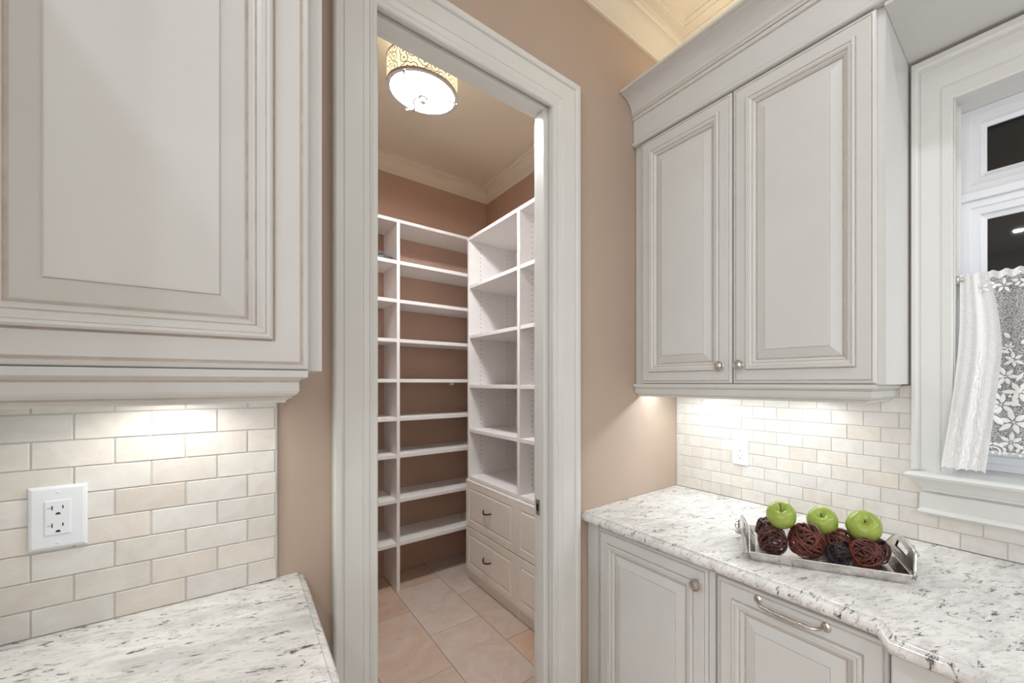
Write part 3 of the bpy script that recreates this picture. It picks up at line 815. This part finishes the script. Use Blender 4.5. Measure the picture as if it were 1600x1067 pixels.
# folded-over end hanging in front of the recess
def fold_pt(u, v):
    yl = .164-.004*v+.062*max(0, v-.25)**1.5
    yr = .100-.030*math.sin(min(1, v/.42)*math.pi/2)+ (.0 if v < .42 else .031*((v-.42)/.58)**1.1)
    y = yl+(yr-yl)*u
    x0 = XR-.010
    x1 = 1.640
    x = x0+(x1-x0)*(max(0, v-.05)/.95)**1.15
    x += (.010*math.sin(u*math.pi*3.2+.5)+.006*math.sin(u*math.pi*7+v*2))*(.35+.65*v)*(1-.4*v)
    zt_ = ZR+.014+.004*math.sin(u*22); zb_ = Z(-.262)+.0045*abs(math.sin(u*5*math.pi))
    return (x, y, zt_+(zb_-zt_)*v)
m = MB().grid(sheet(48, 44, fold_pt)); m.build('folded_edge', M_net2, cu)
# lace motifs: leaves and blossoms laid on the net
def leaf(m, c, ang, ln, wd, fn, off):
    ca, sa = math.cos(ang), math.sin(ang); n = 6
    L1, L2 = [], []
    for k in range(n+1):
        u = k/n; hw = wd*math.sin(math.pi*u**.8)**.9 if 0 < u < 1 else 0
        for lst, s in ((L1, 1), (L2, -1)):
            a, b = u*ln, s*hw
            lst.append(fn(c[0]+a*ca-b*sa, c[1]+a*sa+b*ca, off))
    mid = [tuple((p+q)/2 for p, q in zip(a, b)) for a, b in zip(L1, L2)]
    mid = [(x-.0012, y, z) for x, y, z in mid]
    m.grid([L1, mid, L2], 0, False, True)
def on_main(yy, zz, off):
    u = (.155-yy)/1.08; p0, p1 = main_pt(u, .1), main_pt(u, .95)
    v = .1+.85*(zz-p0[2])/(p1[2]-p0[2]); p = main_pt(u, min(max(v, .07), 1))
    return (p[0]-off, yy, zz)
def on_fold(a, b, off):
    u = min(max(a, 0), 1); v = min(max(b, 0), 1); p = fold_pt(u, v); return (p[0]-off, p[1], p[2])
m = MB()
zb_ = Z(-.216)
RL = random.Random(5)
def lily(y, z, s, rot=0, n=6):
    for k in range(n):
        a = rot+k*2*math.pi/n+RL.uniform(-.12, .12); st = .0045*s
        leaf(m, (y+st*math.cos(a), z+st*math.sin(a)), a, (.030 if k % 2 else .024)*s, .0058*s, on_main, .003)
    leaf(m, (y-.002*s, z-.002*s), .8, .006*s, .0022*s, on_main, .0045)
def sprig(y, z, s):
    """tall branch of lilies and leaves, the repeating motif of the lace"""
    for dy, dz, q, r_ in ((-.004, .035, 1.12, .2), (.020, .082, .98, .7), (-.014, .118, 1.02, 1.1), (.012, .160, .86, .1), (-.004, .205, .70, .5), (.006, .240, .45, .9)):
        lily(y+dy*s, z+dz*s, q*s, r_)
    for k in range(15):
        t = k/14; yy = y+.012*math.sin(t*6)*s; zz = z+.005*s+t*.250*s; sd = 1 if k % 2 else -1
        a = math.pi/2+sd*RL.uniform(.5, 1.25); st = .026*s*(1-.5*t)
        leaf(m, (yy+st*math.cos(a), zz+st*math.sin(a)), a, RL.uniform(.022, .036)*s*(1-.4*t), RL.uniform(.0055, .0085)*s*(1-.4*t), on_main, .003)
    for k in range(9):
        leaf(m, (y+RL.uniform(-.05, .05)*s, z+RL.uniform(.03, .26)*s), RL.uniform(0, 6), .009*s, .0034*s, on_main, .003)
for i in range(7): sprig(.052-i*.150, zb_+.062, 1.08)
for i in range(14):
    y = .128-i*.075
    lily(y, zb_+.040, .95, .5*i)
    for k in range(7):
        a = math.pi*k/6
        leaf(m, (y-.0375+.026*math.cos(a), zb_+.012+.022*math.sin(a)), a+1.9, .014, .0042, on_main, .003)
        leaf(m, (y-.0375+.014*math.cos(a), zb_+.010+.012*math.sin(a)), a+1.6, .009, .0028, on_main, .003)
for i in range(150):
    leaf(m, (.150-i*.0070, zb_+.003+.002*math.sin(i)), .25 if i % 2 else 2.9, .008, .0030, on_main, .003)
for i in range(22):
    y = .116-i*.048; zt_ = ZR-.030
    lily(y, zt_-.004, .72, .4*i, 5)
    leaf(m, (y+.018, zt_+.004), .4, .016, .0045, on_main, .003); leaf(m, (y+.024, zt_-.010), 2.2, .016, .0045, on_main, .003)
tag(m.build('lace_motifs', M_lace, cu), kind='stuff')
m = MB()
def leaf_f(c, ang, ln, wd): leaf(m, c, ang, ln, wd, on_fold, .0010)
for cu_, cv in ((.62, .70), (.55, .52), (.72, .84), (.30, .90), (.80, .93), (.52, .94), (.25, .78)):
    for k in range(7): leaf_f((cu_+.03*math.cos(k*.9), cv+.02*math.sin(k*.9)), k*.9, .10 if k % 2 else .065, .017)
tag(m.build('lace_motifs', M_lace, cu), kind='stuff')

# ------------------------------------------------------------------ tray, vine balls, apples
TO = Vector((1.146, .551)); TD = Vector((.160, -.320)).normalized(); TN = Vector((-TD.y, TD.x))
TLn, TWd = .360, .215
def TP(a, b, z): p = TO+TD*a+TN*b; return (p.x, p.y, rt+z)
tr = thing('serving_tray', 'cast silver metal tray with flared handled ends on the right countertop', 'tray')
m = MB()
# floor + low long sides with a rolled rim, outer and inner skins
def rect(a0, a1, b0, b1, z): return [TP(a0, b0, z), TP(a1, b0, z), TP(a1, b1, z), TP(a0, b1, z)]
prof = [(.004, .0012), (0, .0015), (-.006, .010), (-.012, .024), (-.0145, .0285), (-.013, .0305), (-.0095, .0300), (-.006, .025), (.002, .010), (.006, .0060)]
rows = [rect(-d*-1 if 0 else d, TLn-d, d, TWd-d, z) for d, z in prof]
m.grid(rows, 0, True, False); m.quad(rows[0]); m.quad(rows[-1])
m.build('basin', M_pewter, tr)
def tray_end(sgn):
    """S-curved flared end plate with a slotted handle"""
    m = MB(); n = 22; rows_o, rows_i = [], []
    a0 = 0 if sgn < 0 else TLn
    def top(b):
        e = min(b, TWd-b)
        s = min(1, max(0, (e+.012)/.055)); s = s*s*(3-2*s)
        return .028+.043*s+.006*math.sin(math.pi*min(max(b/TWd, 0), 1))
    def P(b, h, th):
        flare = .012+.022*(max(h, 0)/.08)**1.3
        return TP(a0+sgn*(flare-.001+th), b, h)
    bs = [-.012+(TWd+.024)*k/n for k in range(n+1)]
    slot = lambda b: abs(b-TWd/2) < .045
    V = []
    for th in (0, .006):
        lay = []
        for b in bs:
            t = top(b)
            lay.append([P(b, h, th) for h in (.017, max(.0175, t-.036), max(.018, t-.030), max(.0185, t-.012), t)])
        V.append(lay)
    for th in (0, 1):
        for k in range(n):
            for q in range(4):
                if q == 2 and slot(bs[k]) and slot(bs[k+1]): continue
                m.quad([V[th][k][q], V[th][k+1][q], V[th][k+1][q+1], V[th][k][q+1]], sm=True)
    m.build('end_plate', M_pewter, tr)
    m = MB(); m.tube([P(b, top(b), .003) for b in bs], .0046, 8); m.build('rolled_rim', M_pewter, tr)
    m = MB()
    b1 = TWd/2
    m.tube([P(b1-.055+.110*k/14, top(b1)-.020+.008*math.sin(k*1.1), .014+.010*math.sin(math.pi*k/14)) for k in range(15)], .0040, 7)
    for k in (2, 6, 10, 13):
        p = P(b1-.055+.110*k/14, top(b1)-.020, .022); m.lathe([(0, -.007), (.006, -.004), (.0075, 0), (.006, .004), (0, .007)], p, (TD.x, TD.y, .4), 8)
    m.build('vine_handle', M_pewter, tr)
tray_end(-1); tray_end(1)

def vine_ball(r, strands, tr_, seed, m_):
    rnd = random.Random(seed); m = MB()
    for k in range(strands):
        ax = Vector((rnd.gauss(0, 1), rnd.gauss(0, 1), rnd.gauss(0, 1))).normalized()
        u = ax.orthogonal().normalized(); v = ax.cross(u); h = rnd.uniform(-.42, .42)
        rad = rnd.uniform(.80, .965)*r if k > strands//4 else rnd.uniform(.5, .72)*r
        rc2 = rad*math.sqrt(1-h*h); wob = rnd.uniform(.01, .05)*r; ph = rnd.uniform(0, 6)
        n = 22
        pts = [ax*(h*rad+wob*math.sin(3*t*2*math.pi/n+ph))+(u*math.cos(2*math.pi*t/n)+v*math.sin(2*math.pi*t/n))*(rc2+wob*.5*math.sin(2*t*2*math.pi/n+ph)) for t in range(n)]
        m.tube(pts, tr_*rnd.uniform(.7, 1.25), 5, 0, True)
    return m
balls = [  # (x, y, radius, material, label)
 (1.212, .525, .0435, M_twigd, 24, .0024, 'dark red vine ball at the left front of the tray'),
 (1.262, .449, .0520, M_twig, 30, .0030, 'largest reddish vine ball at the front of the tray below two apples'),
 (1.336, .384, .0430, M_twig, 24, .0028, 'red-brown vine ball between the largest ball and the rightmost apple'),
 (1.279, .371, .0330, M_twigb, 30, .0013, 'small black wiry vine ball at the front of the tray'),
 (1.316, .317, .0420, M_twig, 34, .0018, 'thin-strand red vine ball under the rightmost apple'),
 (1.380, .304, .0360, M_twigd, 28, .0018, 'dark vine ball next to the right end of the tray'),
 (1.300, .577, .0420, M_twigd, 24, .0024, 'dark vine ball behind the leftmost apple'),
 (1.392, .446, .0420, M_twig, 24, .0026, 'red vine ball behind the middle apple at the back of the tray'),
 (1.425, .348, .0400, M_twigd, 24, .0024, 'dark vine ball behind the rightmost apple'),
]
for i, (x, y, r, mm, ns, tr_, lab) in enumerate(balls):
    o = vine_ball(r, ns, tr_, 11+i, mm).build('vine_ball', mm, None, (x, y, rt+.0062+r))
    tag(o, lab, 'ball', 'woven vine balls in the tray')

def apple(loc, r, tilt, az, label, sl=.024):
    t = thing('green_apple', label, 'apple', loc, 0, 'green apples on the tray')
    prof = []
    n = 22
    for k in range(n+1):
        a = math.pi*k/n
        rad = r*(max(0, math.sin(a))**.92)*(1+.05*math.cos(a)+.02*math.cos(2*a))
        z = r*(.90*math.cos(a))
        d = math.exp(-(rad/(r*.30))**2)
        z -= d*r*.42 if a < math.pi/2 else -d*r*.16
        prof.append((rad, z))
    ax = Vector((math.sin(tilt)*math.cos(az), math.sin(tilt)*math.sin(az), math.cos(tilt)))
    u = ax.orthogonal().normalized(); w_ = ax.cross(u); seg = 32; m = MB()
    rows = [[ax*h+(u*math.cos(2*math.pi*k/seg)+w_*math.sin(2*math.pi*k/seg))*max(rd_*(1+.022*math.cos(5*2*math.pi*k/seg)*(1 if h < 0 else .4)), 1e-5) for k in range(seg)] for rd_, h in prof]
    m.grid(rows, 0, True, True); m.build('flesh', M_apple, t)
    b0_ = ax*r*.46; bend = u*.004*sl/.024
    m = MB(); m.tube([b0_, b0_+ax*sl*.5+bend*.3, b0_+ax*sl+bend], [.0013, .0013, .0019], 7); m.build('stem', M_stem, t)
ca = math.atan2(-.45, -1.35)
apple((1.243, .513, rt+.121), .0425, .62, ca, 'leftmost green apple with an upright stem, on the vine balls', .028)
apple((1.345, .434, rt+.101), .0435, .66, ca-.15, 'middle green apple on the vine balls', .014)
apple((1.366, .333, rt+.107), .0455, .80, ca+.1, 'rightmost green apple, the largest, on the vine balls', .011)
